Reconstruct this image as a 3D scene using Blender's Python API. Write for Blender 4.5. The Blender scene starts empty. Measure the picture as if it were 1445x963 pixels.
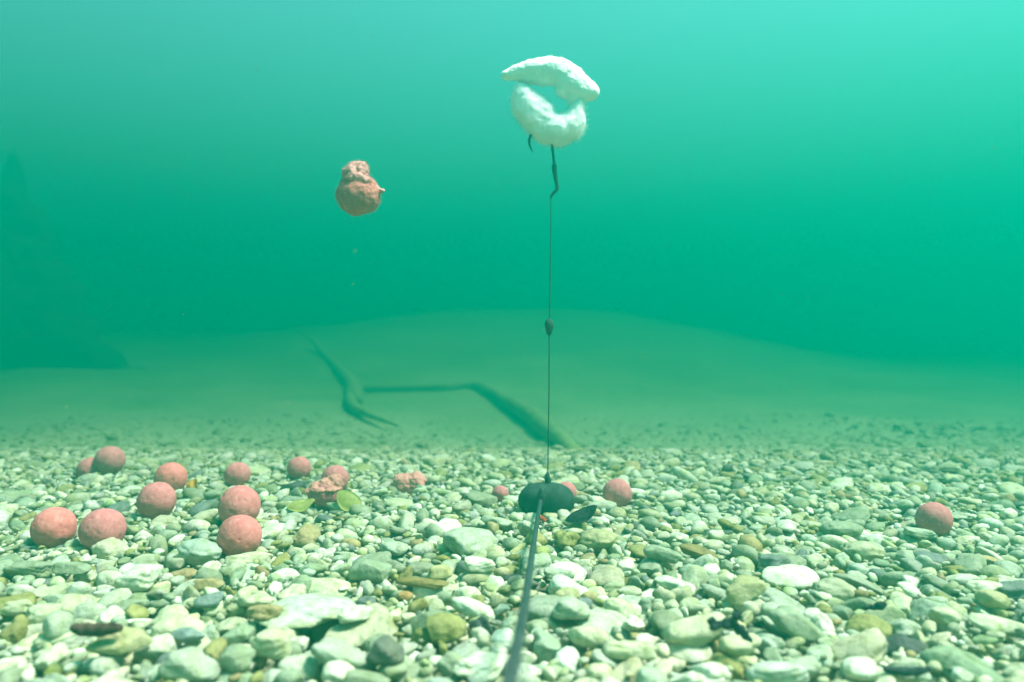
import bpy, bmesh, math, random
import numpy as np
from mathutils import Vector, Matrix, Euler, noise as mn

random.seed(7)
RNG = np.random.default_rng(11)
S = bpy.context.scene
C = S.collection
R = math.radians

# ------------------------------------------------------------------ camera
CAM_H = 0.102            # camera 10 cm above the pebble bed
F_PX = 1032.0            # focal length in photo pixels (1445 wide)
CX, CY = 722.5, 481.5
cd = bpy.data.cameras.new('camera')
cam = bpy.data.objects.new('camera', cd); C.objects.link(cam)
cam.location = (0, 0, CAM_H)
cam.rotation_euler = (R(90), 0, 0)
cd.sensor_width = 36.0
cd.lens = 36.0 * F_PX / 1445.0
cd.clip_start = 0.005
cd.clip_end = 200
cd.dof.use_dof = True
cd.dof.focus_distance = 0.37
cd.dof.aperture_fstop = 9
S.camera = cam

# ------------------------------------------------------------------ world, sun, exposure
SUN_EL, SUN_AZ = 62.0, 98.0          # elevation, azimuth east of +Y (ahead, a little right)
w = bpy.data.worlds.new('World'); S.world = w; w.use_nodes = True
nt = w.node_tree; nt.nodes.clear()
sky = nt.nodes.new('ShaderNodeTexSky'); sky.sky_type = 'NISHITA'; sky.sun_disc = False
sky.sun_elevation = R(SUN_EL); sky.sun_rotation = R(SUN_AZ)
bg = nt.nodes.new('ShaderNodeBackground'); bg.inputs['Strength'].default_value = 0.08
wo = nt.nodes.new('ShaderNodeOutputWorld')
nt.links.new(sky.outputs[0], bg.inputs[0]); nt.links.new(bg.outputs[0], wo.inputs[0])
sl = bpy.data.lights.new('sun', 'SUN'); sl.energy = 5.0; sl.angle = R(14); sl.color = (1.0, 0.96, 0.88)
so = bpy.data.objects.new('sun', sl); C.objects.link(so)
sd = Vector((math.sin(R(SUN_AZ)) * math.cos(R(SUN_EL)), math.cos(R(SUN_AZ)) * math.cos(R(SUN_EL)), math.sin(R(SUN_EL))))
so.rotation_euler = sd.to_track_quat('Z', 'Y').to_euler()
vs = S.view_settings
vs.view_transform = 'Standard'; vs.look = 'None'; vs.gamma = 1.0; vs.exposure = 2.98
vs.use_curve_mapping = False
S.cycles.use_denoising = True
S.cycles.volume_bounces = 3
S.cycles.max_bounces = 8
S.cycles.diffuse_bounces = 3
S.cycles.glossy_bounces = 2
S.cycles.sample_clamp_indirect = 8

HAZE_DENSITY = 1.28
HAZE_COLOR = (0.0, 0.262, 0.185)
HAZE_TOP = 0.90
HAZE_G = 0.42

# ------------------------------------------------------------------ helpers
def P(px, py, Y):
    return Vector(((px - CX) * Y / F_PX, Y, CAM_H + (CY - py) * Y / F_PX))

def sstep(a, b, x):
    t = np.clip((np.asarray(x, float) - a) / (b - a), 0, 1)
    return t * t * (3 - 2 * t)

def bed(x, y):
    """height of the lake bed: flat pebble shelf, a dip, then a pale bank rising behind"""
    x = np.asarray(x, float); y = np.asarray(y, float)
    z = -0.045 * sstep(0.50, 1.30, y)
    ridge = 0.335 * sstep(1.25, 4.4, y) * (1 - 0.40 * sstep(0.2, 1.5, -x)) * (1 - 0.80 * sstep(0.35, 1.9, x))
    z = z + ridge - 0.06 * sstep(4.5, 6, y)
    z = z + (0.010 * np.sin(x * 5.1 + 1.3) * np.sin(y * 3.7 + .4) + 0.004 * np.sin(x * 13 + y * 9)) * sstep(.55, 1.4, y)
    return z

def link(o): C.objects.link(o); return o

def tag(o, label=None, cat=None, group=None, kind=None):
    if label: o['label'] = label
    if cat: o['category'] = cat
    if group: o['group'] = group
    if kind: o['kind'] = kind
    return o

def mesh_obj(name, verts, faces, mat=None, parent=None, smooth=True, loc=None):
    me = bpy.data.meshes.new(name)
    me.from_pydata([tuple(v) for v in verts], [], [tuple(f) for f in faces]); me.update()
    if smooth: me.polygons.foreach_set('use_smooth', [True] * len(me.polygons))
    if mat: me.materials.append(mat)
    o = link(bpy.data.objects.new(name, me))
    if parent: o.parent = parent
    if loc is not None: o.location = loc
    return o

def tri_mesh(name, V, T, col=None, mat=None):
    """fast mesh from numpy triangles"""
    me = bpy.data.meshes.new(name)
    nv, ntr = len(V), len(T)
    me.vertices.add(nv); me.vertices.foreach_set('co', V.astype(np.float32).ravel())
    me.loops.add(ntr * 3); me.loops.foreach_set('vertex_index', T.astype(np.int32).ravel())
    me.polygons.add(ntr)
    me.polygons.foreach_set('loop_start', np.arange(0, ntr * 3, 3, dtype=np.int32))
    me.polygons.foreach_set('loop_total', np.full(ntr, 3, dtype=np.int32))
    me.polygons.foreach_set('use_smooth', np.ones(ntr, dtype=bool))
    me.update(calc_edges=True)
    if col is not None:
        a = me.color_attributes.new('tint', 'FLOAT_COLOR', 'POINT')
        a.data.foreach_set('color', np.hstack([col, np.ones((nv, 1))]).astype(np.float32).ravel())
    if mat: me.materials.append(mat)
    return me

def catmull(pts, n=6):
    """pts rows may carry extra columns (radius)"""
    A = np.array(pts, float); out = []
    for i in range(len(A) - 1):
        p0 = A[max(i - 1, 0)]; p1 = A[i]; p2 = A[i + 1]; p3 = A[min(i + 2, len(A) - 1)]
        for k in range(n):
            t = k / n
            out.append(0.5 * ((2 * p1) + (-p0 + p2) * t + (2 * p0 - 5 * p1 + 4 * p2 - p3) * t * t + (-p0 + 3 * p1 - 3 * p2 + p3) * t ** 3))
    out.append(A[-1])
    return np.array(out)

def tube_data(pts, radii, seg=12, n=6, rough=0.0, rs=200.0, off=0):
    P4 = catmull([list(p) + [r] for p, r in zip(pts, radii)], n)
    pos, rad = P4[:, :3], np.maximum(P4[:, 3], 1e-5)
    V, Fc = [], []
    t0 = Vector(pos[1] - pos[0]).normalized()
    up = Vector((0, 0, 1)) if abs(t0.z) < .9 else Vector((1, 0, 0))
    u = t0.cross(up).normalized()
    for i in range(len(pos)):
        t = Vector(pos[min(i + 1, len(pos) - 1)] - pos[max(i - 1, 0)]).normalized()
        u = (u - t * u.dot(t)).normalized(); v = t.cross(u)
        for k in range(seg):
            a = 2 * math.pi * k / seg
            d = u * math.cos(a) + v * math.sin(a)
            r = rad[i]
            if rough:
                q = (Vector(pos[i]) + d * r) * rs
                r *= 1 + rough * mn.noise(q)
            V.append(Vector(pos[i]) + d * r)
    L = len(pos)
    for i in range(L - 1):
        for k in range(seg):
            a, b = i * seg + k, i * seg + (k + 1) % seg
            Fc.append((off + a, off + b, off + b + seg, off + a + seg))
    V.append(Vector(pos[0])); V.append(Vector(pos[-1]))
    c0, c1 = len(V) - 2, len(V) - 1
    for k in range(seg):
        Fc.append((off + c0, off + (k + 1) % seg, off + k))
        Fc.append((off + c1, off + (L - 1) * seg + k, off + (L - 1) * seg + (k + 1) % seg))
    return V, Fc

def tube(name, pts, radii, mat, parent=None, **kw):
    V, Fc = tube_data(pts, radii, **kw)
    return mesh_obj(name, V, Fc, mat, parent)

def blob(name, balls, voxel, mat, parent=None, disp=((0, 0),), origin=None, smooth=4):
    """ellipsoids melted into one skin; balls = (centre, (rx, ry, rz))"""
    bm = bmesh.new()
    for c, r in balls:
        if not hasattr(r, '__len__'): r = (r, r, r)
        m = Matrix.Translation(c) @ Matrix.Diagonal((r[0], r[1], r[2], 1))
        bmesh.ops.create_icosphere(bm, subdivisions=3, radius=1, matrix=m)
    me = bpy.data.meshes.new(name); bm.to_mesh(me); bm.free()
    tmp = link(bpy.data.objects.new(name + '_tmp', me))
    rm = tmp.modifiers.new('r', 'REMESH'); rm.mode = 'VOXEL'; rm.voxel_size = voxel
    sm = tmp.modifiers.new('s', 'SMOOTH'); sm.iterations = smooth; sm.factor = .5
    dg = bpy.context.evaluated_depsgraph_get()
    m2 = bpy.data.meshes.new_from_object(tmp.evaluated_get(dg))
    bpy.data.objects.remove(tmp); bpy.data.meshes.remove(me)
    n = len(m2.vertices); nr = [v.normal.copy() for v in m2.vertices]
    for v, nn in zip(m2.vertices, nr):
        d = 0.0
        for amp, sc in disp:
            if amp: d += amp * mn.noise(v.co * sc)
        v.co += nn * d
    m2.name = name; m2.materials.clear(); m2.materials.append(mat)
    m2.polygons.foreach_set('use_smooth', [True] * len(m2.polygons)); m2.update()
    o = link(bpy.data.objects.new(name, m2))
    if origin is not None:
        m2.transform(Matrix.Translation(-Vector(origin))); o.location = origin
    if parent: o.parent = parent
    return o

def empty(name, loc):
    o = link(bpy.data.objects.new(name, None)); o.location = loc; o.empty_display_size = .01
    return o

def reparent(root, *obs):
    """keep world placement while hanging parts on their thing (roots are never rotated)"""
    for o in obs:
        o.parent = root
        if o.type == 'MESH' and o.location.length == 0:
            o.data.transform(Matrix.Translation(-root.location))
        else:
            o.location = o.location - root.location

# ------------------------------------------------------------------ materials
def mat_new(name):
    m = bpy.data.materials.new(name); m.use_nodes = True
    n = m.node_tree; b = n.nodes['Principled BSDF']
    return m, n, b

def ramp(n, fac, stops):
    r = n.nodes.new('ShaderNodeValToRGB')
    while len(r.color_ramp.elements) < len(stops): r.color_ramp.elements.new(.5)
    for e, (p, c) in zip(r.color_ramp.elements, stops):
        e.position = p; e.color = (*c, 1)
    n.links.new(fac, r.inputs[0]); return r

def noise_node(n, scale, detail=4, rough=.55, coord='Object', dist=0):
    tc = n.nodes.new('ShaderNodeTexCoord')
    t = n.nodes.new('ShaderNodeTexNoise'); t.inputs['Scale'].default_value = scale
    t.inputs['Detail'].default_value = detail; t.inputs['Roughness'].default_value = rough
    t.inputs['Distortion'].default_value = dist
    n.links.new(tc.outputs[coord], t.inputs['Vector']); return t

def add_bump(n, b, tex, strength, dist):
    bp = n.nodes.new('ShaderNodeBump'); bp.inputs['Strength'].default_value = strength
    bp.inputs['Distance'].default_value = dist
    n.links.new(tex.outputs['Fac'], bp.inputs['Height']); n.links.new(bp.outputs[0], b.inputs['Normal'])
    return bp

def mottled(name, c1, c2, scale, rough=.7, bump=.4, bdist=.0005, bscale=None, spec=.25, detail=5, lo=.35, hi=.65, sss=0):
    m, n, b = mat_new(name)
    t = noise_node(n, scale, detail)
    r = ramp(n, t.outputs['Fac'], [(lo, c1), (hi, c2)])
    n.links.new(r.outputs[0], b.inputs['Base Color'])
    b.inputs['Roughness'].default_value = rough
    b.inputs['Specular IOR Level'].default_value = spec
    if sss:
        b.inputs['Subsurface Weight'].default_value = sss
        b.inputs['Subsurface Radius'].default_value = (.004, .003, .002)
        b.inputs['Subsurface Scale'].default_value = 1
    if bump:
        t2 = noise_node(n, bscale or scale * 3, 4)
        add_bump(n, b, t2, bump, bdist)
    return m

def stone_material():
    m, n, b = mat_new('pebble_stone')
    at = n.nodes.new('ShaderNodeAttribute'); at.attribute_name = 'tint'
    t = noise_node(n, 330, 6, .68)
    r = ramp(n, t.outputs['Fac'], [(.32, (.42, .43, .34)), (.47, (.90, .91, .86)), (.7, (1.15, 1.15, 1.1))])
    mx = n.nodes.new('ShaderNodeMix'); mx.data_type = 'RGBA'; mx.blend_type = 'MULTIPLY'; mx.inputs[0].default_value = .8
    n.links.new(at.outputs['Color'], mx.inputs[6]); n.links.new(r.outputs[0], mx.inputs[7])
    # algae film and dark pits with an outline of their own
    t3 = noise_node(n, 70, 5, .6, dist=.8)
    r3 = ramp(n, t3.outputs['Fac'], [(.46, (0, 0, 0)), (.62, (1, 1, 1))])
    mx2 = n.nodes.new('ShaderNodeMix'); mx2.data_type = 'RGBA'; mx2.blend_type = 'MULTIPLY'
    sc = n.nodes.new('ShaderNodeMath'); sc.operation = 'MULTIPLY'; sc.inputs[1].default_value = .85
    n.links.new(r3.outputs[0], sc.inputs[0]); n.links.new(sc.outputs[0], mx2.inputs[0])
    n.links.new(mx.outputs[2], mx2.inputs[6]); mx2.inputs[7].default_value = (.62, .66, .38, 1)
    n.links.new(mx2.outputs[2], b.inputs['Base Color'])
    b.inputs['Roughness'].default_value = .62
    b.inputs['Specular IOR Level'].default_value = .25
    t2 = noise_node(n, 700, 5, .65)
    add_bump(n, b, t2, .6, .0009)
    return m

M_STONE = stone_material()

def ground_material():
    m, n, b = mat_new('lake_bed_silt')
    tc = n.nodes.new('ShaderNodeTexCoord')
    v = n.nodes.new('ShaderNodeTexVoronoi'); v.inputs['Scale'].default_value = 90
    n.links.new(tc.outputs['Object'], v.inputs['Vector'])
    bw = n.nodes.new('ShaderNodeRGBToBW'); n.links.new(v.outputs['Color'], bw.inputs[0])
    r = ramp(n, bw.outputs[0], [(.1, (.13, .24, .08)), (.4, (.17, .29, .11)), (.8, (.21, .33, .13))])  # bank greened to paint in the green glow of the water
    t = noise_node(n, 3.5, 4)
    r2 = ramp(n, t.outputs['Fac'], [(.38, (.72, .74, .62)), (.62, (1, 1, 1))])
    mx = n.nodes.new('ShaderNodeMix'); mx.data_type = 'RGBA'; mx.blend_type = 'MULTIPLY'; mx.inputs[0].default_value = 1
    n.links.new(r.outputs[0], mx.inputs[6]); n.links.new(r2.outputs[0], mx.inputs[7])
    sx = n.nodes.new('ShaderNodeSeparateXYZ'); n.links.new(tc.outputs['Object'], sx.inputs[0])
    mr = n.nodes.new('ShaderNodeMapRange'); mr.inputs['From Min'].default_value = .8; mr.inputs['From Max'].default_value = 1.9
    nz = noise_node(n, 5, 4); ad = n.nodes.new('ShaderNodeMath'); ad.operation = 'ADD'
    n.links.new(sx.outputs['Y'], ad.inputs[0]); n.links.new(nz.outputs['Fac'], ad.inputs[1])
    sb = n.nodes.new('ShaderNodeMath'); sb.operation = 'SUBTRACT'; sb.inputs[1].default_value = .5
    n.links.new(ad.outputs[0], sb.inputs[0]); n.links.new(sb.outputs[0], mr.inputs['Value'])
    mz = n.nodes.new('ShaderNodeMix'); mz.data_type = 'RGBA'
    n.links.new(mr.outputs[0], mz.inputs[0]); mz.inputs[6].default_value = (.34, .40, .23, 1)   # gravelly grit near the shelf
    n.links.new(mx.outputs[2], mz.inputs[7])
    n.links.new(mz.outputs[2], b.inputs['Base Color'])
    b.inputs['Roughness'].default_value = .85; b.inputs['Specular IOR Level'].default_value = .15
    bp = n.nodes.new('ShaderNodeBump'); bp.inputs['Strength'].default_value = .8; bp.inputs['Distance'].default_value = .004
    bp.invert = True
    n.links.new(v.outputs['Distance'], bp.inputs['Height']); n.links.new(bp.outputs[0], b.inputs['Normal'])
    return m

def boilie_material(name, c1, c2, c3):
    m, n, b = mat_new(name)
    t = noise_node(n, 300, 8, .72)
    r = ramp(n, t.outputs['Fac'], [(.30, c1), (.55, c2), (.78, c3)])
    oi = n.nodes.new('ShaderNodeObjectInfo'); hs = n.nodes.new('ShaderNodeHueSaturation')
    for sock, lo, hi in (('Value', .86, 1.14), ('Saturation', .80, .93), ('Hue', .494, .504)):
        q = n.nodes.new('ShaderNodeMapRange'); q.inputs['To Min'].default_value = lo; q.inputs['To Max'].default_value = hi
        n.links.new(oi.outputs['Random'], q.inputs['Value']); n.links.new(q.outputs[0], hs.inputs[sock])
    n.links.new(r.outputs[0], hs.inputs['Color']); n.links.new(hs.outputs[0], b.inputs['Base Color'])
    b.inputs['Roughness'].default_value = .85; b.inputs['Specular IOR Level'].default_value = .1
    v = noise_node(n, 1100, 3, .6)
    add_bump(n, b, v, .5, .0005)
    return m

M_BALL = boilie_material('pink_bait_paste', (.42, .085, .08), (.55, .14, .13), (.68, .30, .26))
M_CRUMB = boilie_material('crumbled_bait_paste', (.50, .16, .10), (.64, .24, .16), (.80, .40, .28))
M_PALE = boilie_material('pale_torn_bait_paste', (.46, .17, .15), (.58, .26, .22), (.70, .42, .36))
M_BROWN = boilie_material('brown_bait_paste', (.32, .085, .055), (.44, .13, .09), (.56, .24, .16))  # darker, browner paste for the drifting ball's body
M_WHITE = mottled('white_foam_bait', (.93, .95, .91), (.985, .985, .97), 160, rough=.8, bump=.2, bdist=.0005, bscale=700, spec=.1)
M_LEAD = mottled('dark_coated_lead', (.018, .04, .036), (.035, .065, .056), 220, rough=.85, bump=.3, bdist=.0003, bscale=900, spec=.12)
M_HOOK = mottled('dark_hook_wire', (.008, .012, .012), (.03, .035, .03), 900, rough=.45, bump=0, spec=.4)
M_LINE = mottled('dark_fishing_line', (.01, .025, .022), (.03, .05, .045), 600, rough=.5, bump=0, spec=.3)
M_TUBING = mottled('grey_green_line_tubing', (.012, .028, .028), (.035, .055, .055), 300, rough=.5, bump=.3, bdist=.0002, bscale=1500, spec=.3)
M_WOOD = mottled('sodden_dark_wood', (.02, .018, .012), (.07, .06, .035), 60, rough=.9, bump=.7, bdist=.002, bscale=160, spec=.1)
M_DARK = mottled('black_waterlogged_wood', (.006, .012, .012), (.02, .03, .025), 12, rough=.95, bump=.7, bdist=.006, bscale=40, spec=.05)
M_SUNK = mottled('haze_paled_wood', (.13, .20, .08), (.20, .29, .12), 30, rough=.95, bump=.7, bdist=.003, bscale=90, spec=.05)  # branch wood lightened toward the bank colour, haze fade painted in
M_STICK = mottled('brown_stick_bark', (.03, .022, .018), (.09, .06, .045), 380, rough=.9, bump=.7, bdist=.0006, bscale=900, spec=.1)
M_BLACK = mottled('black_debris', (.006, .012, .014), (.03, .045, .045), 500, rough=.8, bump=.6, bdist=.0006, bscale=1200, spec=.15)
M_LEAFY = mottled('yellow_green_leaf', (.22, .27, .06), (.34, .38, .12), 260, rough=.7, bump=.3, bdist=.0003, spec=.2)
M_LEAFO = mottled('ochre_leaf', (.45, .26, .03), (.62, .42, .08), 260, rough=.7, bump=.3, bdist=.0003, spec=.2)
M_RED = mottled('rust_red_debris', (.22, .03, .01), (.40, .08, .03), 900, rough=.8, bump=.3, bdist=.0003, spec=.2)

# ------------------------------------------------------------------ water haze (one closed box)
hm = bpy.data.materials.new('clear_green_lake_water'); hm.use_nodes = True
hn = hm.node_tree; hn.nodes.clear()
pv = hn.nodes.new('ShaderNodeVolumePrincipled')
pv.inputs['Color'].default_value = (*HAZE_COLOR, 1)
pv.inputs['Density'].default_value = HAZE_DENSITY
pv.inputs['Anisotropy'].default_value = HAZE_G
pv.inputs['Absorption Color'].default_value = (0, 0, 0, 1)
ho = hn.nodes.new('ShaderNodeOutputMaterial'); hn.links.new(pv.outputs[0], ho.inputs['Volume'])
x0, x1, y0, y1, z0, z1 = -6.2, 6.2, -3.2, 8.2, -1.35, HAZE_TOP
hv = [(x, y, z) for z in (z0, z1) for y in (y0, y1) for x in (x0, x1)]
haze = mesh_obj('haze', hv, [(0, 2, 3, 1), (4, 5, 7, 6), (0, 1, 5, 4), (2, 6, 7, 3), (0, 4, 6, 2), (1, 3, 7, 5)], hm, smooth=False)
tag(haze, 'green turbid water filling the whole lake scene', 'water', kind='stuff')

# ------------------------------------------------------------------ lake bed sheet
def build_bed():
    xs = np.unique(np.concatenate([np.linspace(-6, -2, 20), np.linspace(-2, 2, 161), np.linspace(2, 6, 20)]))
    ys = np.unique(np.concatenate([np.linspace(-3, 0, 20), np.linspace(0, 3.2, 150), np.linspace(3.2, 8, 24)]))
    X, Y = np.meshgrid(xs, ys)
    Z = bed(X, Y) - 0.011 * (1 - sstep(1.5, 1.9, Y))
    V = np.stack([X.ravel(), Y.ravel(), Z.ravel()], 1)
    nx = len(xs); Fc = []
    for j in range(len(ys) - 1):
        for i in range(nx - 1):
            a = j * nx + i; Fc.append((a, a + 1, a + nx + 1, a + nx))
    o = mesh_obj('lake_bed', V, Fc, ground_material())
    tag(o, 'pale silty lake bed rising into a bank behind the pebbles', 'lake bed', kind='structure')
build_bed()

# ------------------------------------------------------------------ bait balls (placed from the photo)
# px, py, diameter px, ground-contact row (None: rests on the bed), sink fraction, label
BALLS = [
 (76, 745, 58, 0, 'pink bait ball nearest the left edge, one of the two side by side'),
 (145, 748, 60, 0, 'pink bait ball casting a dark shadow, right one of the two side by side'),
 (221, 707, 53, 0, 'pink bait ball touching the smaller ball behind its right side'),
 (241, 675, 44, 0, 'pink bait ball with an ochre leaf lying at its right'),
 (338, 757, 60, 0, 'pink bait ball in front of another of its size, lowest of a column of three'),
 (338, 715, 57, 0, 'pink bait ball in the middle of a column of three, pale stone behind its top'),
 (335, 670, 36, 0, 'small hazy pink bait ball behind the pointed pale stone'),
 (422, 661, 33, 0, 'faint small pink bait ball standing alone behind the broken orange one'),
 (155, 650, 40, 0, 'hazy pink bait ball farthest back at the left, a half-hidden ball beside it'),
 (128, 664, 36, .35, 'faint pink bait ball half sunk in pebbles, left of a taller one'),
 (473, 676, 38, 0, 'blurred pink bait ball right behind the broken orange bait'),
 (871, 697, 42, .25, 'peach pink bait ball sunk in pebbles right of the dark lead'),
 (1318, 733, 47, 0, 'lone pink bait ball far over at the right of the pebble bed'),
 (799, 695, 30, .1, 'pink bait ball mostly hidden behind the dark lead'),
 (706, 697, 24, .3, 'tiny faint pink bait ball buried in pebbles left of the dark lead'),
]
SPH = []     # obstacles (centre, radius)

def lumpy_sphere(name, r, mat, seed, sub=5, amp=.03):
    bm = bmesh.new(); bmesh.ops.create_icosphere(bm, subdivisions=sub, radius=1)
    off = Vector((seed * 3.1, seed * 1.7, seed * .9))
    sx = 1 + random.uniform(-.045, .045)
    for v in bm.verts:
        d = v.co.normalized()
        k = 1 + amp * mn.noise(d * 2.2 + off) + amp * .35 * mn.noise(d * 9 + off) - amp * 2.2 * max(0, mn.noise(d * 6 + off * 2) - .34) * 2 - amp * .9 * max(0, mn.noise(d * 17 + off * 2) - .35)
        v.co = d * r * k
        v.co.x *= sx
    me = bpy.data.meshes.new(name); bm.to_mesh(me); bm.free()
    me.polygons.foreach_set('use_smooth', [True] * len(me.polygons)); me.materials.append(mat)
    return link(bpy.data.objects.new(name, me))

for i, (px, py, d, sink, lab) in enumerate(BALLS):
    if sink:
        row = py + d * (.5 - sink)          # visible foot row
    else:
        row = py + d * .5
    Y = CAM_H * F_PX / (row - CY)
    for _ in range(6):                      # bed dips further out
        Y = (CAM_H - float(bed(0, Y))) * F_PX / (row - CY) if Y > .5 else Y
        Y = min(Y, .66)
    r = d / 2 * Y / F_PX
    c = P(px, py, Y + r)
    r = d / 2 * (Y + r) / F_PX
    o = lumpy_sphere('bait_ball', r, M_BALL, i + 1)
    o.location = c; o.rotation_euler = (random.uniform(0, 6), random.uniform(0, 6), random.uniform(0, 6))
    tag(o, lab, 'bait ball', 'pink bait balls lying on the pebble bed')
    SPH.append((c, r))

# broken bait on the bed
Yb = .455
def PB(px, py, dy=0): return P(px, py, Yb + dy)
k = Yb / F_PX
bb = empty('broken_bait_ball', PB(460, 712))
low = blob('lower_half', [(PB(459, 697), (25*k, 24*k, 17*k)), (PB(461, 703), (20*k, 20*k, 13*k))], .0006, M_BALL, disp=((.0007, 320), (.0004, 900)))
top = blob('crumbled_top', [(PB(450, 688), (13*k, 15*k, 9*k)), (PB(462, 684, .002), (15*k, 16*k, 10*k)), (PB(472, 677, .004), (12*k, 12*k, 8*k)),
                            (PB(478, 684), (6*k, 8*k, 8*k)), (PB(440, 693), (9*k, 12*k, 5*k)), (PB(459, 690, -.003), (22*k, 18*k, 5*k))], .00045, M_CRUMB,
           disp=((.0011, 240), (.0007, 620)))
reparent(bb, low, top)
tag(bb, 'broken orange pink bait ball with a crumbled top between yellow green leaves', 'bait ball')
SPH.append((PB(460, 698), 25*k))

Yc = .515; k = Yc / F_PX
o = blob('split_bait_ball', [(P(570, 683, Yc), (17*k, 18*k, 15*k)), (P(586, 681, Yc), (15*k, 16*k, 15*k)), (P(593, 686, Yc-.003), (8*k, 9*k, 10*k)),
                          (P(578, 690, Yc), (22*k, 16*k, 8*k))], .0005, M_CRUMB, disp=((.0013, 240), (.0007, 700)), origin=P(578, 695, Yc))
tag(o, 'split peach bait ball with a crack down its right side, far back on the pebbles', 'bait ball')
SPH.append((P(578, 684, Yc), 20*k))

# ------------------------------------------------------------------ pebbles
def ico(sub):
    bm = bmesh.new(); bmesh.ops.create_icosphere(bm, subdivisions=sub, radius=1)
    V = np.array([v.co[:] for v in bm.verts]); T = np.array([[v.index for v in f.verts] for f in bm.faces]); bm.free()
    V /= np.linalg.norm(V, axis=1)[:, None]
    return V, T
ICO = {s: ico(s) for s in (2, 3, 4)}
N_PROTO = 36
def proto_params(rng):
    ph = []
    for _ in range(5):
        ph.append((rng.normal(size=3) * rng.uniform(1.1, 3.0), rng.uniform(0, 6.28), rng.uniform(.03, .115)))
    cuts = []
    for _ in range(rng.integers(0, 6)):
        nrm = rng.normal(size=3); nrm /= np.linalg.norm(nrm); cuts.append((nrm, rng.uniform(.54, .90)))
    return ph, cuts, rng.uniform(.72, 1.05)
def proto_eval(V, prm, fine=0):
    ph, cuts, e = prm
    D = V.copy()
    D = np.sign(D) * np.abs(D) ** e
    rr = np.ones(len(V))
    for kv, p, a in ph: rr += a * np.sin(V @ kv + p)
    if fine:
        for kv, p, a in ph:
            rr += a * .22 * np.sin(V @ (kv[[1, 2, 0]] * 4.1) + p * 2) + a * .10 * np.sin(V @ (kv[[2, 0, 1]] * 9.3) + p * 3)
    D = D * rr[:, None]
    for nrm, d in cuts:
        s = D @ nrm; over = np.maximum(s - d, 0); D = D - (over * .82)[:, None] * nrm
    return D
PRM = [proto_params(RNG) for _ in range(N_PROTO)]
PROTO = {(s, i): proto_eval(ICO[s][0], PRM[i], s >= 3) for s in ICO for i in range(N_PROTO)}

COLS = {'white': (.60, .65, .52), 'cream': (.46, .49, .33), 'pale grey': (.37, .43, .33), 'grey green': (.26, .32, .22),
        'olive': (.26, .27, .10), 'ochre': (.33, .28, .14), 'slate': (.15, .19, .17), 'dark': (.055, .07, .07)}
CN = list(COLS); CW = np.array([.24, .24, .25, .15, .06, .025, .03, .006]); CW /= CW.sum()

class Field:
    def __init__(s, xa, xb, ya, yb, res):
        s.xa, s.ya, s.res = xa, ya, res
        s.nx, s.ny = int((xb - xa) / res), int((yb - ya) / res)
        xs = xa + (np.arange(s.nx) + .5) * res; ys = ya + (np.arange(s.ny) + .5) * res
        X, Y = np.meshgrid(xs, ys)
        s.H = bed(X, Y) - .011; s.I = np.full(s.H.shape, -1, np.int32)
    def fit(s, x, y, a, b, c, ca, sa, pct=90):
        res = s.res; R_ = a
        i0 = int((x - R_ - s.xa) / res); i1 = int((x + R_ - s.xa) / res) + 1
        j0 = int((y - R_ - s.ya) / res); j1 = int((y + R_ - s.ya) / res) + 1
        if i0 < 0 or j0 < 0 or i1 >= s.nx or j1 >= s.ny: return None
        gx = s.xa + (np.arange(i0, i1) + .5) * res - x; gy = s.ya + (np.arange(j0, j1) + .5) * res - y
        U = (gx[None, :] * ca + gy[:, None] * sa) / a; W = (-gx[None, :] * sa + gy[:, None] * ca) / b
        r2 = U * U + W * W; m = r2 < 1
        if not m.any(): return None
        h = np.zeros_like(r2); h[m] = c * np.sqrt(1 - r2[m])
        Hs = s.H[j0:j1, i0:i1]
        q = np.sort((Hs + h)[m])
        q0 = np.sort((Hs + 0*h)[m])
        z = q0[min(len(q0) - 1, int(len(q0) * pct / 100))] + c * .55
        return z, (j0, j1, i0, i1), m, h
    def put(s, z, w_, m, h, idx):
        j0, j1, i0, i1 = w_
        Hs = s.H[j0:j1, i0:i1]; t = z + h
        up = m & (t > Hs)
        Hs[up] = t[up]; s.I[j0:j1, i0:i1][up] = idx

PEB = []      # dict-like rows: x,y,z,a,b,c,yaw,tx,ty,proto,colour index,tint rgb, fixed label
def tint(ci, rng):
    c = np.array(COLS[CN[ci]]) * rng.uniform(.78, 1.12)
    return np.clip(c * (1 + rng.normal(size=3) * .03), .01, .8)

HAZE_TINT = np.array((.24, .29, .16))  # tint that far stones fade to, haze painted into their colour
def haze_faded(c, y):
    """blend stone colour to olive grey with distance, haze painted into the tint"""
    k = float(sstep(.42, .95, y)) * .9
    return c * (1 - k) + HAZE_TINT * k

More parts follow.
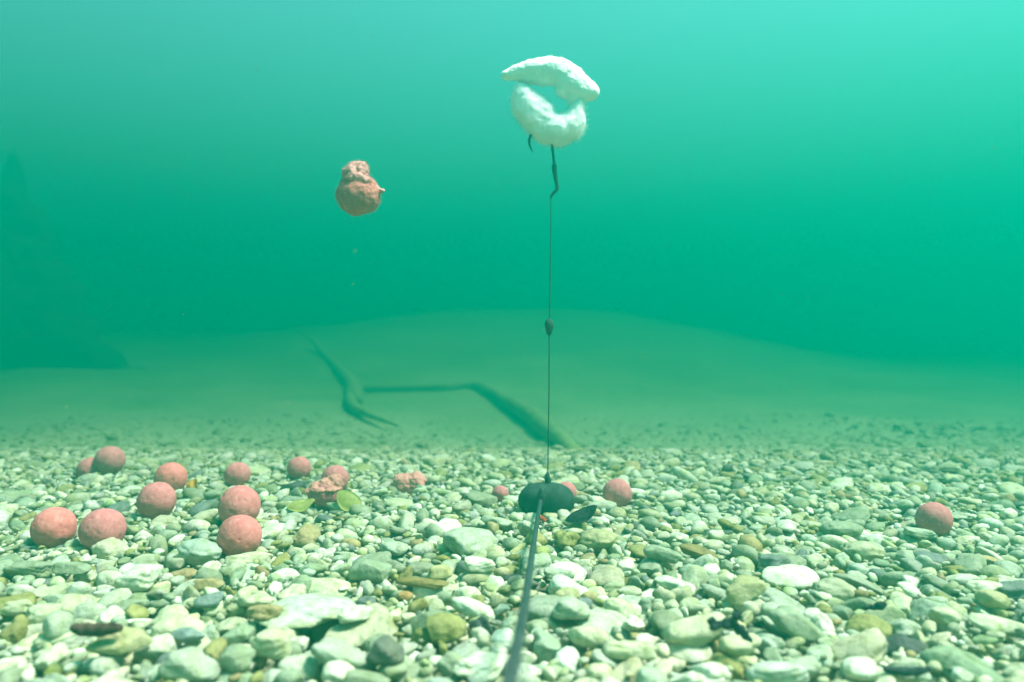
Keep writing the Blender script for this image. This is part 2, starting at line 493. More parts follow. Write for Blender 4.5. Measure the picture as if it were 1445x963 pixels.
def fill(F, n, amed, asig, amin, amax, y_lo, y_hi, kx, x_pad, tries=4):
    rng = RNG
    A = np.clip(amed * np.exp(rng.normal(size=n) * asig), amin, amax)
    order = np.argsort(-A + rng.uniform(0, .010 * amed / .003, n)); A = A[order]
    for a in A:
        b = a * rng.uniform(.42, .95); c = a * rng.uniform(.34, .72) if a < .008 else a * rng.uniform(.28, .52)
        yaw = rng.uniform(0, math.pi); ca, sa = math.cos(yaw), math.sin(yaw)
        best = None
        for _ in range(tries):
            y = math.sqrt(rng.uniform(y_lo ** 2, y_hi ** 2)); hw = kx * y + x_pad
            x = rng.uniform(-hw, hw)
            f = F.fit(x, y, a, b, c, ca, sa)
            if f is None: continue
            lvl = f[0] - float(bed(x, y))
            if best is None or lvl < best[0]: best = (lvl, x, y, f)
        if best is None: continue
        lvl, x, y, f = best
        if lvl > .0008 + .10 * a: continue
        bad = False
        for cc, r in SPH:
            dx, dy = x - cc.x, y - cc.y
            if abs(dx) < r + a and abs(dy) < r + a + .012:
                dz = f[0] - cc.z
                if dx * dx + dy * dy + dz * dz < (r + c * .8 + a * .15) ** 2: bad = True; break
                if dy < 0 and abs(dx) < r * .9 and f[0] + c > cc.z - r * .55: bad = True; break
        if bad: continue
        if y > .75 and rng.random() < .93 * float(sstep(.85, 1.5, y + .12 * mn.noise((x * 4, y * 4, 0)))): continue
        ci = int(rng.choice(len(CN), p=CW))
        F.put(f[0], f[1], f[2], f[3], len(PEB))
        PEB.append([x, y, f[0] - c * .9 * float(sstep(.62, .85, y)), a, b, c * (1 - .3 * float(sstep(.6, .85, y))), yaw, rng.normal() * .24, rng.normal() * .24, int(rng.integers(N_PROTO)), ci, haze_faded(tint(ci, rng), y), None])

FA = Field(-.70, .70, .10, .80, .001)
FB = Field(-1.55, 1.55, .70, 1.95, .0025)
fill(FA, 46000, .0029, .58, .0013, .0135, .125, .78, .76, .09)
fill(FB, 15000, .0052, .40, .0030, .013, .74, 1.5, .76, .08)

FC = Field(-1.4, 1.4, -.45, 1.05, .0025)
def fill_around(n):
    rng = RNG
    for _ in range(n):
        x = rng.uniform(-1.3, 1.3); y = rng.uniform(-.38, 1.0)
        if y > .125 and abs(x) < .76 * y + .085: continue
        a = float(np.clip(.0050 * math.exp(rng.normal() * .45), .003, .014)); b = a * rng.uniform(.5, .95); c = a * rng.uniform(.34, .65)
        yaw = rng.uniform(0, math.pi)
        f = FC.fit(x, y, a, b, c, math.cos(yaw), math.sin(yaw))
        if f is None or f[0] - float(bed(x, y)) > .001 + .1 * a: continue
        ci = int(rng.choice(len(CN), p=CW))
        FC.put(f[0], f[1], f[2], f[3], len(PEB))
        PEB.append([x, y, f[0], a, b, c, yaw, rng.normal() * .24, rng.normal() * .24, int(rng.integers(N_PROTO)), ci, haze_faded(tint(ci, rng), y), None])
fill_around(38000)

# stones one can single out: px, py, width px, height px, thick ratio, yaw, roll(deg), colour, label
HERO = [
 (680, 930, 84, 56, .30, 0, 0, 'white', 'big round flat white stone at the bottom, just left of the line tubing'),
 (499, 878, 52, 24, .38, .1, -6, 'white', 'bright white flat stone propped up on a darker one, bottom centre-left'),
 (432, 852, 150, 58, .22, .2, 3, 'bluegrey', 'widest pale bluish slab, lying left of the bright white flat stone'),
 (480, 925, 100, 40, .50, -.5, 28, 'pale grey', 'long pale stone slanting down to the right below the bright white stone'),
 (545, 920, 58, 50, .70, .4, 10, 'darkgrey', 'blocky dark grey stone right of the long slanting pale one'),
 (625, 880, 76, 44, .60, .1, 0, 'olive', 'bulky olive brown stone above the big round white one'),
 (600, 829, 78, 15, .45, 0, 2, 'olivedark', 'thin flat olive brown stone lying crosswise in mid bed'),
 (572, 838, 26, 14, .60, 0, 0, 'orange', 'small orange brown pebble tucked under the thin flat olive stone'),
 (526, 803, 62, 40, .60, .3, -12, 'grey green', 'rounded grey green stone left of the dull yellow stone'),
 (620, 804, 40, 26, .60, .2, 0, 'yellow', 'dull yellow stone in front of the pale flat slab in mid bed'),
 (680, 802, 60, 28, .50, 0, 4, 'white', 'pale oval stone right of the dull yellow stone'),
 (660, 762, 80, 34, .35, 0, 4, 'pale grey', 'pale flat slab with a shaded edge left of the tubing in mid bed'),
 (555, 765, 50, 40, .40, .4, 0, 'pale grey', 'square pale stone leaning left of the pale flat slab'),
 (765, 781, 24, 26, .80, 0, 0, 'yellowgreen', 'yellow green pebble just right of the line tubing'),
 (847, 757, 66, 34, .45, 0, -14, 'khaki', 'wide khaki stone tilted toward the right, near the dark shard'),
 (982, 775, 66, 22, .45, -.1, 16, 'olivedark', 'long olive brown stone with a dark underside, right of the khaki stone'),
 (938, 788, 54, 26, .55, 0, 4, 'grey green', 'mottled grey green stone left of the long olive brown stone'),
 (1092, 798, 44, 24, .60, 0, 0, 'slate', 'rounded slate grey stone in mid bed at the right'),
 (1002, 804, 30, 18, .70, 0, 0, 'grey green', 'small dark green rounded pebble below the long olive brown stone'),
 (1110, 741, 40, 24, .50, .6, -12, 'white', 'pointed whitish stone standing out at the right, behind the slate stone'),
 (1047, 838, 64, 38, .50, .2, -34, 'khaki', 'smooth oval stone leaning up to the right above the black debris'),
 (1128, 882, 96, 42, .50, -.3, 32, 'grey green', 'large long grey stone with a dark flank slanting down right of the black debris'),
 (1100, 858, 60, 30, .45, 0, 6, 'pale grey', 'pale stone wedged behind the large long dark-flanked stone'),
 (1045, 905, 56, 34, .55, .1, 6, 'cream', 'cream stone in front of the black debris'),
 (985, 890, 90, 44, .45, .1, -4, 'cream', 'broad creamy stone left of the black debris'),
 (1188, 745, 60, 22, .40, 0, 2, 'grey green', 'flat grey green stone left of the lone pink ball at the right'),
 (1300, 753, 56, 18, .40, 0, 6, 'pale grey', 'flat pale stone lying in front of the lone pink ball'),
 (1353, 727, 44, 14, .45, 0, -3, 'pale grey', 'narrow pale stone just right of the lone pink ball'),
 (1335, 862, 62, 34, .55, 0, 4, 'cream', 'rough light stone at the far right of the bed'),
 (1400, 838, 50, 40, .55, 0, 4, 'khaki', 'khaki stone close to the right edge'),
 (1215, 940, 60, 38, .60, 0, 0, 'white', 'rounded white stone left of the dark flat strip at the bottom right'),
 (1100, 940, 90, 34, .45, 0, -3, 'bluegrey', 'long bluish stone at the bottom right of centre'),
 (895, 912, 96, 34, .50, 0, 3, 'cream', 'long cream stone at the bottom, right of the line tubing'),
 (830, 893, 70, 34, .50, .2, 4, 'cream', 'cream stone above the long cream one right of the tubing'),
 (805, 862, 60, 36, .60, 0, 0, 'pale grey', 'lumpy pale stone right of the line tubing'),
 (792, 812, 60, 22, .50, 0, 6, 'pale grey', 'long pale stone just right of the tubing in mid bed'),
 (800, 838, 44, 24, .55, 0, -6, 'khaki', 'low khaki stone beneath the long pale one right of the tubing'),
 (195, 815, 64, 40, .70, .2, -8, 'white', 'large whitish stone in front of the shadowed pink ball'),
 (115, 828, 34, 44, .80, 1.2, 20, 'bluegrey', 'upright triangular bluish stone left of the large whitish one'),
 (28, 852, 48, 28, .60, 0, -6, 'cream', 'angular light stone near the left edge'),
 (80, 882, 40, 50, .80, 1.0, 12, 'pale grey', 'tall pale stone leaning against the end of the brown stick'),
 (165, 915, 92, 38, .45, .1, 3, 'khaki', 'wide khaki stone in front of the brown stick'),
 (265, 900, 56, 26, .55, 0, 3, 'blue', 'blue grey oval pebble at the lower left'),
 (292, 850, 48, 20, .50, .2, -12, 'blue', 'slim blue grey pebble slanting up to the right, lower left'),
 (292, 822, 52, 20, .50, 0, 0, 'ochre', 'flat ochre stone behind the slim blue grey pebble'),
 (355, 846, 62, 22, .40, 0, 0, 'cream', 'flat creamy oval stone right of the slim blue grey pebble'),
 (285, 775, 80, 36, .50, 0, 4, 'bluegrey', 'pale bluish stone mound in front of the column of pink balls'),
 (370, 880, 54, 24, .55, 0, -4, 'ochre', 'brownish stone under the widest bluish slab'),
 (388, 908, 56, 46, .70, 0, 8, 'cream', 'rounded creamy stone left of the long slanting pale one'),
 (268, 935, 90, 50, .60, .2, 10, 'pale grey', 'big pale stone at the bottom left'),
 (335, 920, 56, 56, .75, .2, 0, 'grey green', 'big grey green stone beside the rounded creamy one'),
 (40, 800, 74, 22, .45, 0, 2, 'grey green', 'long grey green stone under the leftmost pink ball'),
 (100, 802, 60, 22, .50, 0, 6, 'grey green', 'low grey green stone in the shadow of the right ball of the pair'),
 (300, 698, 30, 14, .50, 0, -10, 'grey green', 'grey green stone left of the pointed pale stone'),
 (331, 690, 22, 22, .80, .8, 0, 'white', 'pointed pale stone standing between the small hazy ball and the ball in front'),
 (1340, 661, 34, 10, .50, 0, 0, 'mossy', 'mossy dark stone far back at the right'),
 (1205, 742, 30, 12, .50, 0, 0, 'grey green', 'little grey green stone on top of the flat one left of the lone ball'),
 (820, 660, 36, 9, .50, 0, 0, 'mossy', 'mossy dark stone far back right of the lead line'),
 (940, 741, 16, 20, .60, .5, 20, 'olive', 'little olive green upright pebble in mid bed right of the peach ball'),
]
XC = {'bluegrey': (.44, .51, .42), 'darkgrey': (.13, .15, .12), 'olivedark': (.20, .17, .06), 'orange': (.36, .23, .09), 'yellow': (.38, .38, .19),
      'yellowgreen': (.32, .37, .13), 'khaki': (.38, .38, .21), 'blue': (.20, .27, .26), 'mossy': (.07, .10, .04)}
for (px, py, wp, hp, thick, yaw, roll, cn, lab) in HERO:
    foot = py + hp * .30
    Y = (CAM_H - .002) * F_PX / (foot - CY)
    if Y > .5:
        for _ in range(8): Y = (CAM_H - .002 - float(bed(0, Y))) * F_PX / (foot - CY)
    E = math.atan(CAM_H / Y); k = Y / F_PX
    a = wp * .44 * k; hh = hp * .44 * k
    c = min(a * thick, hh * .92)
    rem = hh ** 2 - (c * math.cos(E)) ** 2
    b = math.sqrt(max(rem, 0)) / math.sin(E) if rem > 0 else a * .5
    b = min(max(b, a * .45), a * 1.05)
    x = (px - CX) * k
    F = FA if Y < .74 else FB
    sw = b > a
    ca, sa = math.cos(0), math.sin(0)
    f = F.fit(x, Y, max(a, b), min(a, b), c, ca if not sw else 0, sa if not sw else 1, 78)
    if f is None: print('hero out', lab, x, Y); continue
    z = f[0] + c * .10
    F.put(z, f[1], f[2], f[3], len(PEB))
    col = np.array(XC[cn] if cn in XC else COLS[cn])
    pi = int(RNG.integers(N_PROTO))
    PEB.append([x, Y, z, a, b, c, yaw * .35, 0.0, R(roll) * .8, pi, -1, col, lab])

# visible weight of each pebble from the owner maps
W = np.zeros(len(PEB))
for F in (FA, FB, FC):
    ys = F.ya + (np.arange(F.ny) + .5) * F.res; xs = F.xa + (np.arange(F.nx) + .5) * F.res
    wt = F.res ** 2 / np.maximum(ys[:, None], .1) ** 3 * (np.abs(xs[None, :]) < ys[:, None] * .71) * (ys[:, None] > .205)
    m = F.I >= 0
    W += np.bincount(F.I[m], weights=np.broadcast_to(wt, F.H.shape)[m], minlength=len(PEB))
    own = np.bincount(F.I[m], minlength=len(PEB))
    if F is FA: OWN = own.astype(float)
    else: OWN += own
heroes = [i for i, p in enumerate(PEB) if p[12]]
rank = [i for i in np.argsort(-W) if not PEB[i][12]]
solo = set(rank[:300 - len(heroes)]) | set(heroes)
print('pebbles', len(PEB), 'kept', int((OWN > 0).sum()), 'solo', len(solo))

def xf(p):
    x, y, z, a, b, c, yaw, tx, ty = p[:9]
    Rm = np.array(Euler((tx, ty, yaw), 'XYZ').to_matrix()) if True else None
    return Rm, np.array([a, b, c])

def build_gravel():
    Vs, Ts, Cs = [], [], []; off = 0
    for i, p in enumerate(PEB):
        if i in solo or OWN[i] <= 1: continue
        s = 3 if (p[1] < .34 and p[3] > .0035) else 2
        Rm, sc = xf(p)
        V = (PROTO[(s, p[9])] * sc) @ Rm.T + np.array(p[:3])
        Vs.append(V); Ts.append(ICO[s][1] + off); Cs.append(np.broadcast_to(p[11], V.shape)); off += len(V)
    V = np.vstack(Vs); T = np.vstack(Ts); Cc = np.vstack(Cs)
    print('gravel verts', len(V))
    o = link(bpy.data.objects.new('gravel', tri_mesh('gravel', V, T, Cc, M_STONE)))
    tag(o, 'countless small pale pebbles covering the lake bed', 'gravel', kind='stuff')
build_gravel()

LAND = [((76, 775), 'the leftmost pink ball'), ((145, 778), 'the shadowed pink ball of the pair'), ((221, 733), 'the pink ball with a smaller one behind it'),
        ((338, 787), 'the lowest pink ball of the column'), ((460, 715), 'the broken orange bait'), ((578, 700), 'the split peach bait'),
        ((770, 718), 'the dark lead'), ((820, 730), 'the dark shard'), ((871, 708), 'the peach ball sunk in pebbles'), ((1318, 756), 'the lone pink ball at the right'),
        ((140, 885), 'the brown stick'), ((1030, 890), 'the black debris'), ((1128, 890), 'the large dark-flanked stone'), ((680, 935), 'the big round white stone'),
        ((499, 885), 'the bright white flat stone'), ((432, 862), 'the widest bluish slab'), ((765, 785), 'the yellow green pebble by the tubing'),
        ((600, 832), 'the thin flat olive stone'), ((847, 765), 'the wide khaki stone'), ((982, 780), 'the long olive brown stone'),
        ((1092, 800), 'the slate grey stone'), ((1280, 945), 'the dark flat strip'), ((895, 915), 'the long cream stone at the bottom'),
        ((195, 820), 'the large whitish stone'), ((265, 902), 'the blue grey oval pebble'), ((268, 940), 'the big pale stone at the bottom left'),
        ((1110, 745), 'the pointed whitish stone'), ((1400, 842), 'the khaki stone by the right edge'), ((1215, 942), 'the rounded white stone at the bottom right'),
        ((660, 765), 'the pale flat slab'), ((28, 855), 'the angular light stone by the left edge'), ((1335, 865), 'the rough light stone at the far right')]
def proj(x, y, z): return CX + x * F_PX / y, CY - (z - CAM_H) * F_PX / y
def auto_label(p):
    u, v = proj(p[0], p[1], p[2])
    (lx, ly), nm = min(LAND, key=lambda l: (l[0][0] - u) ** 2 + ((l[0][1] - v) * 1.4) ** 2)
    dx, dy = u - lx, (v - ly)
    if abs(dx) > abs(dy) * 1.3: side = 'right of' if dx > 0 else 'left of'
    else: side = 'in front of' if dy > 0 else 'behind'
    far = 'well ' if math.hypot(dx, dy) > 70 else ''
    if far and side == 'in front of': side = 'in front of'
    ratio, th = p[4] / p[3], p[5] / p[3]
    shp = 'slim' if ratio < .66 else ('flat' if th < .42 else ('rounded' if ratio > .8 else 'oval'))
    u_w = 2 * p[3] / p[1] * F_PX
    size = 'large ' if u_w > 62 else ('small ' if u_w < 36 else '')
    t = f"{size}{shp} {CN[p[10]]} pebble {far}{side} {nm}"
    return t if len(t.split()) <= 16 else t.replace(size, '', 1).replace('well ', '')
labs = {i: (PEB[i][12] or auto_label(PEB[i])) for i in solo}
for i in sorted(solo, key=lambda i: PEB[i][1]):
    p = PEB[i]; Rm, sc = xf(p)
    s = 4 if (2 * p[3] / p[1] * F_PX > 36) else 3
    V = (PROTO[(s, p[9])] * sc) @ Rm.T
    base = V[:, 2].min(); V = V - np.array([0, 0, base])
    me = tri_mesh('pebble', V, ICO[s][1], np.broadcast_to(p[11], V.shape), M_STONE)
    o = link(bpy.data.objects.new('pebble', me)); o.location = (p[0], p[1], p[2] + base)
    tag(o, labs[i], 'stone' if p[12] else 'pebble', 'pebbles standing out on the gravel bed')

# ------------------------------------------------------------------ surface height under a photo pixel
def surf(px, py):
    Y = .12
    while Y < 1.8:
        q = P(px, py, Y)
        F = FA if Y < .75 else FB
        i = int((q.x - F.xa) / F.res); j = int((q.y - F.ya) / F.res)
        if 0 <= i < F.nx and 0 <= j < F.ny and F.H[j, i] >= q.z: return q
        Y += .001
    return P(px, py, .5)

def on_bed_tube(name, pix, rp, mat, lift=.4, **kw):
    pts, rad = [], []
    Ym = min(surf(u, v + r * .7).y for (u, v), r in zip(pix, rp)) - .004
    for (u, v), r in zip(pix, rp):
        q = P(u, v, Ym); k = Ym / F_PX
        pts.append(q + Vector((0, -r * k * lift, 0))); rad.append(r * k)
    o = tube(name, pts, rad, mat, **kw)
    c = P(*pix[0], Ym); o.data.transform(Matrix.Translation(-c)); o.location = c
    return o

# ------------------------------------------------------------------ lead, its tubing and the rig
YL = .437; k = YL / F_PX
lead = empty('fishing_lead', P(771, 722, YL))
bm = bmesh.new(); bmesh.ops.create_icosphere(bm, subdivisions=5, radius=1)
for v in bm.verts:
    x, y, z = v.co
    x2 = math.copysign(abs(x) ** .80, x); z2 = math.copysign(abs(z) ** .80, z)
    g = math.exp(-((x2 + .02) / .13) ** 2)
    groove = 1 - .07 * g
    v.co = Vector((x2 * 40 * k * (1 - .10 * max(0, z2)), y * 26 * k * groove, (z2 * 24 * (1 - .03 * g)) * k))
me = bpy.data.meshes.new('weight_body'); bm.to_mesh(me); bm.free()
me.polygons.foreach_set('use_smooth', [True] * len(me.polygons)); me.materials.append(M_LEAD)
wb = link(bpy.data.objects.new('weight_body', me)); wb.location = P(771, 705, YL)
stem = tube('swivel', [P(773, 686, YL), P(773, 680, YL), P(772.5, 672, YL), P(773, 667, YL)], [4.2*k, 4.6*k, 3.6*k, 1.6*k], M_LEAD, seg=14)
inset = tube('centre_stem', [P(765, 690, YL-.0115), P(764, 700, YL-.0125), P(763, 712, YL-.012)], [4*k, 5*k, 4*k], M_TUBING, seg=14)
reparent(lead, wb, stem, inset)
tag(lead, 'dark two-lobed fishing lead resting on the pebbles at the foot of the upright line', 'fishing weight')

TUB = [(763, 706, .425), (757, 742, .36), (748, 800, .262), (741, 850, .200), (731, 905, .150), (719, 958, .113), (700, 1060, .075)]
pts = [P(u, v, y) for u, v, y in TUB]
pts += [Vector((-.004, .03, .050)), Vector((-.01, -.15, .062))]
o = tube('line_tubing', pts, [.00115, .00118, .00122, .00128, .00135, .0014, .0014] + [.0014] * (len(pts) - 7), M_TUBING, seg=14, n=10)
tag(o, 'blurred grey green line tubing running from the dark lead toward the viewer', 'fishing line')
o = tube('hooklink_line', [P(773, 670, YL), P(774.5, 560, YL), P(775, 474, YL), P(775.5, 452, YL), P(777, 340, YL), P(777.5, 279, YL)], [.00034] * 6, M_LINE, seg=8)
tag(o, 'thin dark line rising straight from the lead to the hook', 'fishing line')
o = blob('line_bead', [(P(775, 459, YL), (6.6*k, 6.6*k, 9.5*k)), (P(775, 465, YL), (5.2*k, 5.2*k, 9*k))], .0003, M_LEAD, disp=((.0002, 600),), origin=P(775, 462, YL))
tag(o, 'dark oval bead halfway up the upright line', 'bead')
hook = empty('fishing_hook', P(778, 279, YL))
YH = YL
sh = tube('hook_wire', [P(752.5, 215, YH), P(748.5, 208, YH), P(746.8, 200, YH), P(749, 192, YH), P(757, 185, YH), P(768, 184, YH), P(776, 192, YH), P(779, 206, YH), P(781, 222, YH), P(782.5, 236, YH)],
          [.4*k, 1.3*k, 1.8*k, 1.9*k, 1.9*k, 1.9*k, 1.9*k, 1.9*k, 1.9*k, 2.0*k], M_HOOK, seg=10)
sv = tube('sleeve', [P(782, 233, YH), P(782.3, 240, YH), P(784, 252, YH), P(786, 262, YH), P(785.5, 268, YH), P(780, 274, YH), P(777, 280, YH)],
          [3.6*k, 3.4*k, 2.8*k, 2.4*k, 2.3*k, 2.0*k, 1.6*k], M_HOOK, seg=12)
reparent(hook, sh, sv)
tag(hook, 'dark bent fishing hook hanging below the white floating bait', 'fishing hook')

# white floating bait
bait = empty('floating_bait', P(778, 205, YL))
def E(u, v, rx, rz, ry=None, dy=0): return (P(u, v, YL + dy), (rx*k, (ry or rz*1.15)*k, rz*k))
def dense(L):
    out = []
    for (c0, r0), (c1, r1) in zip(L, L[1:]):
        for t in (0, .25, .5, .75):
            out.append((c0.lerp(c1, t), tuple(a * (1 - t) + b * t for a, b in zip(r0, r1))))
    return out + [L[-1]]
up = blob('upper_piece', dense([E(718, 107, 10, 7, 10), E(729, 104, 14, 11, 13), E(744, 101, 18, 15, 16), E(762, 100, 19, 17, 19), E(779, 99, 19, 19, 20), E(789, 102, 18, 21, 21),
                          E(806, 116, 20, 22, 21), E(820, 124, 18, 19, 19), E(832, 130, 14, 14, 15)]) + [E(814, 138, 17, 17, 16, .002), E(796, 124, 14, 16, 15), E(770, 110, 24, 11, 15), E(745, 108, 16, 10, 13)],
          .00055, M_WHITE, smooth=22, disp=((.0012, 80), (.0004, 260), (.0002, 700)))
dn = blob('lower_piece', dense([E(735, 128, 13, 12, 12), E(740, 139, 19, 18, 17), E(749, 153, 26, 23, 20), E(759, 169, 24, 22, 21), E(773, 180, 24, 22, 21), E(789, 184, 24, 22, 21),
                          E(802, 179, 21, 21, 19), E(812, 168, 15, 18, 16), E(817, 154, 12, 15, 14)]) + [E(764, 163, 22, 20, 19), E(757, 148, 13, 13, 12)],
          .00055, M_WHITE, smooth=22, disp=((.0012, 80), (.0004, 300), (.0001, 1100)))
def fluff(name, src, n, lo, hi, mat, rad=.00005, bias=None):
    """short loose fibres standing off a surface"""
    me = src.data; vs_ = [v for v in me.vertices]; V, Fc = [], []
    for _ in range(n):
        v = random.choice(vs_)
        if bias and random.random() > bias(v): continue
        d = (v.normal + Vector([random.gauss(0, .45) for _ in range(3)])).normalized()
        L = random.uniform(lo, hi) * random.random(); u = d.orthogonal().normalized() * rad; q = d.cross(u)
        base = v.co + src.location - v.normal * .0002; mid = base + d * L * .6; tip = base + (d + Vector([random.gauss(0, .4) for _ in range(3)])).normalized() * L
        o_ = len(V)
        for c_ in (base, mid):
            V += [c_ + u, c_ - u * .5 + q * .86, c_ - u * .5 - q * .86]
        V.append(tip)
        for a_ in range(3):
            b_ = (a_ + 1) % 3
            Fc.append((o_ + a_, o_ + b_, o_ + 3 + b_, o_ + 3 + a_)); Fc.append((o_ + 3 + a_, o_ + 3 + b_, o_ + 6))
    return mesh_obj(name, V, Fc, mat)
ff = fluff('fluff', dn, 16000, .0010, .0050, M_WHITE, bias=lambda v: .15 + .85 * max(0, -v.normal.z))
ff2 = fluff('fluff', up, 7000, .0006, .0022, M_WHITE, bias=lambda v: .25 + .5 * max(0, -v.normal.z))
reparent(bait, up, dn, ff, ff2)
tag(bait, 'fluffy white floating bait curled into a ring above the hook', 'fishing bait')

# torn bait ball drifting
Yf = .333; k = Yf / F_PX
fl = empty('drifting_bait_ball', P(506, 304, Yf))
bd = blob('ball_body', [(P(506, 277, Yf), (30.5*k, 30*k, 27*k)), (P(504, 262, Yf), (24*k, 24*k, 18*k)), (P(521, 264, Yf), (12*k, 15*k, 10*k))], .0006, M_BROWN, disp=((.0008, 200), (.0004, 700)))
tp = blob('torn_top', [(P(496, 248, Yf-.002), (13*k, 14*k, 15*k)), (P(510, 245, Yf-.001), (10*k, 12*k, 14*k)), (P(503, 236, Yf), (12*k, 10*k, 7*k)), (P(503, 254, Yf-.003), (17*k, 17*k, 8*k)), (P(516, 256, Yf-.003), (10*k, 12*k, 6*k))],
          .0005, M_PALE, disp=((.0013, 240), (.0006, 800)))
fp = blob('peeling_flap', [(P(534, 268, Yf), (6*k, 5*k, 3.5*k)), (P(539, 270, Yf), (4.5*k, 4*k, 4*k)), (P(528, 264, Yf), (7*k, 6*k, 4*k))], .0004, M_PALE, disp=((.0006, 400),))
ff = fluff('fluff', bd, 5000, .0005, .0022, M_PALE)
ff2 = fluff('fluff', tp, 3000, .0005, .0022, M_PALE)
reparent(fl, bd, tp, fp, ff, ff2)
tag(fl, 'pink bait ball drifting in open water with a torn pale top', 'bait ball')

# ------------------------------------------------------------------ debris on the bed
o = on_bed_tube('brown_stick', [(103, 884), (120, 888), (145, 887), (172, 885)], [5, 9, 9, 6], M_STICK, rough=.35, rs=600)
tag(o, 'short dark brown stick lying among pebbles at the lower left', 'stick')
Yd = min(surf(u, v).y for u, v in ((1008, 888), (1030, 890), (1045, 894), (1058, 906))) - .005; k = Yd / F_PX
def D(u, v, r, f=1): return (P(u, v, Yd), (r*k, r*k*.8, r*k*f))
o = blob('black_debris', [D(1004, 876, 6), D(1008, 884, 7), D(1016, 881, 6), D(1025, 882, 8), D(1035, 880, 8), D(1040, 869, 7), D(1044, 888, 8), D(1052, 896, 6), D(1058, 904, 4.5)],
         .0004, M_BLACK, disp=((.0008, 500), (.0004, 1500)), origin=P(1032, 895, Yd))
tag(o, 'crooked black clump of debris left of the dark-flanked long stone', 'debris')
o = on_bed_tube('dark_strip', [(1246, 943), (1262, 946), (1290, 947), (1312, 944)], [3, 6, 6, 3], M_BLACK, rough=.3, rs=500)
tag(o, 'dark flat strip of wood at the bottom right', 'stick')
Yd = min(surf(u, 860).y for u in (1222, 1232, 1246)) - .004; k = Yd / F_PX
o = blob('dark_fragment', [D(1222, 859, 4), D(1231, 858, 5), D(1240, 855, 6.5), D(1247, 854, 5)], .0004, M_BLACK, disp=((.0006, 600),), origin=P(1236, 862, Yd))
tag(o, 'small black fragment between pale pebbles right of the dark-flanked stone', 'debris')

def leaf(name, px, py, wp, hp, ang, mat, curl=.3, dy=-.003, tilt=35, label='', cat='leaf'):
    q = surf(px, py + hp * .4); Y = q.y + dy; k = Y / F_PX
    nU, nV = 14, 6; V, Fc = [], []
    for th in (1, -1):
        for i in range(nU + 1):
            t = i / nU * 2 - 1; hw = (1 - abs(t) ** 2.2) ** .8
            for j in range(nV + 1):
                s = (j / nV * 2 - 1) * hw
                V.append(Vector((t * wp / 2, 0, s * hp / 2 + .06 * wp * t * t)) + Vector((0, curl * hp * .5 * (s * s) + th * .5 + .8 * math.sin(t * 5), 0)))
    st = nV + 1; L = (nU + 1) * st
    for s in (0, 1):
        for i in range(nU):
            for j in range(nV):
                a = s * L + i * st + j; f = (a, a + 1, a + st + 1, a + st); Fc.append(f if s else f[::-1])
    rim = [i * st for i in range(nU + 1)] + [i * st + nV for i in range(nU, -1, -1)]
    for a, b in zip(rim, rim[1:] + rim[:1]): Fc.append((a, b, b + L, a + L))
    Mx = Matrix.Rotation(-R(ang), 4, 'Y') @ Matrix.Rotation(-R(tilt), 4, 'X')
    V = [Mx @ (v * k) for v in V]
    o = mesh_obj(name, V, Fc, mat, loc=P(px, py, Y))
    return tag(o, label, cat)
leaf('dark_shard', 821, 727, 50, 20, 24, M_BLACK, label='dark pointed shard like a shell lying right of the lead', cat='shell')
leaf('fallen_leaf', 424, 712, 42, 22, 12, M_LEAFY, tilt=50, label='yellow green leaf left of the broken orange bait')
leaf('fallen_leaf', 492, 706, 40, 30, -30, M_LEAFY, tilt=40, label='yellow green leaf right of the broken orange bait')
leaf('fallen_leaf', 271, 684, 20, 16, 30, M_LEAFO, tilt=30, label='small ochre leaf beside the pink ball with another in front')
q = surf(765, 735)
o = blob('red_fleck', [(P(763, 731, q.y-.002), .0016), (P(768, 734, q.y-.002), .0013)], .0003, M_RED, disp=((.0005, 900),), origin=P(765, 735, q.y-.002))
tag(o, 'tiny rust red fleck on the pebbles under the lead', 'debris')

# ------------------------------------------------------------------ sunken branch and stump behind
br = empty('sunken_branch', P(790, 632, 1.1))
def on_bank(u, v):
    y = .8
    while y < 2.6:
        q = P(u, v, y)
        if q.z <= float(bed(q.x, q.y)): break
        y += .004
    return y
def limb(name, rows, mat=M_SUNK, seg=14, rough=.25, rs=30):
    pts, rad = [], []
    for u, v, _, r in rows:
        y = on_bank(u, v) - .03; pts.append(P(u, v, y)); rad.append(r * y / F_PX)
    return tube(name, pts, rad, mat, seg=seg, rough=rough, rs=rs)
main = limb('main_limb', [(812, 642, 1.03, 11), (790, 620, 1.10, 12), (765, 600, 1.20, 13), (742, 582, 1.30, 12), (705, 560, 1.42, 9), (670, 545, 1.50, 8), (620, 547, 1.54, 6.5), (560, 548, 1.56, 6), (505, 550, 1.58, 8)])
tw = limb('upper_twig', [(502, 565, 1.56, 10), (498, 545, 1.57, 11), (480, 523, 1.58, 8), (458, 500, 1.6, 6), (438, 475, 1.6, 3)])
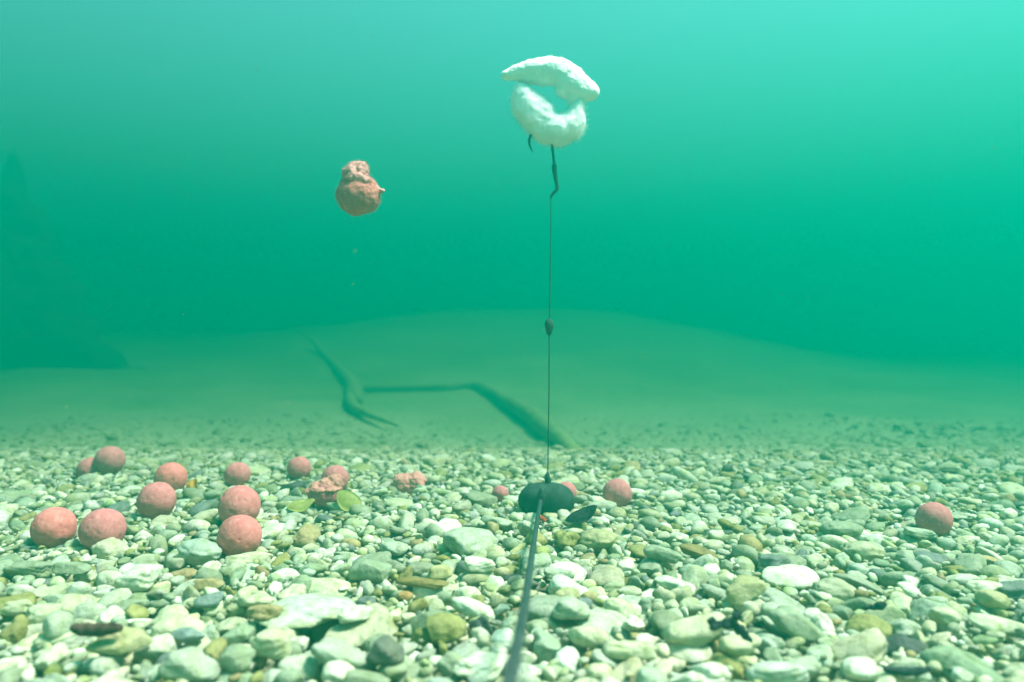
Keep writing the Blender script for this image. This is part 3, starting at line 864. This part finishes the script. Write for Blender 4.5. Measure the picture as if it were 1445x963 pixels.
lw = limb('lower_twig', [(498, 548, 1.57, 8), (496, 570, 1.50, 8), (520, 585, 1.45, 5), (560, 600, 1.40, 2)])
reparent(br, main, tw, lw)
tag(br, 'dark forked branch sunk in the hazy bank behind the line', 'branch')

Ys = 2.5; k = Ys / F_PX
st = empty('sunken_stump', P(40, 505, Ys))
tr = tube('trunk', [P(40, 600, Ys), P(42, 480, Ys), P(34, 400, Ys), P(30, 330, Ys), P(20, 275, Ys), P(17, 218, Ys)], [80*k, 60*k, 40*k, 30*k, 19*k, 5*k], M_DARK, seg=30, n=12, rough=.7, rs=14)
def foot(u, y, r):
    q = P(u, 500, y); q.z = float(bed(q.x, y)) - r; return q
rt = tube('root', [P(38, 330, Ys), P(62, 400, Ys), P(92, 460, Ys-.05), foot(150, Ys-.1, 4*k), foot(230, Ys-.2, 20*k)], [24*k, 34*k, 34*k, 22*k, 8*k], M_DARK, seg=20, n=10, rough=.8, rs=16)
rt2 = tube('root', [P(20, 360, Ys), P(-20, 430, Ys-.05), foot(-90, Ys-.15, 4*k), foot(-160, Ys-.3, 20*k)], [30*k, 34*k, 24*k, 8*k], M_DARK, seg=20, rough=.8, rs=16)
reparent(st, tr, rt, rt2)
tag(st, 'dark pointed tree stump looming in the haze at the far left', 'tree stump')

# ------------------------------------------------------------------ specks adrift in the water
def specks():
    V0, T0 = ICO[2]; V0b, T0b = ico(1); Vs, Ts = [], []; off = 0
    rg = np.random.default_rng(5)
    for _ in range(260):
        y = rg.uniform(.18, 1.5); x = rg.uniform(-.72, .72) * y; z = rg.uniform(.01, CAM_H + .46 * y)
        sc = rg.uniform(.00012, .00038, 3) * (1 if y < .6 else 1.6)
        Vs.append(V0b * sc + np.array([x, y, z])); Ts.append(T0b + off); off += len(V0b)
    o = link(bpy.data.objects.new('suspended_silt', tri_mesh('suspended_silt', np.vstack(Vs), np.vstack(Ts), None, M_SUNK)))
    tag(o, 'tiny specks of silt adrift in the green water', 'silt', kind='stuff')
specks()
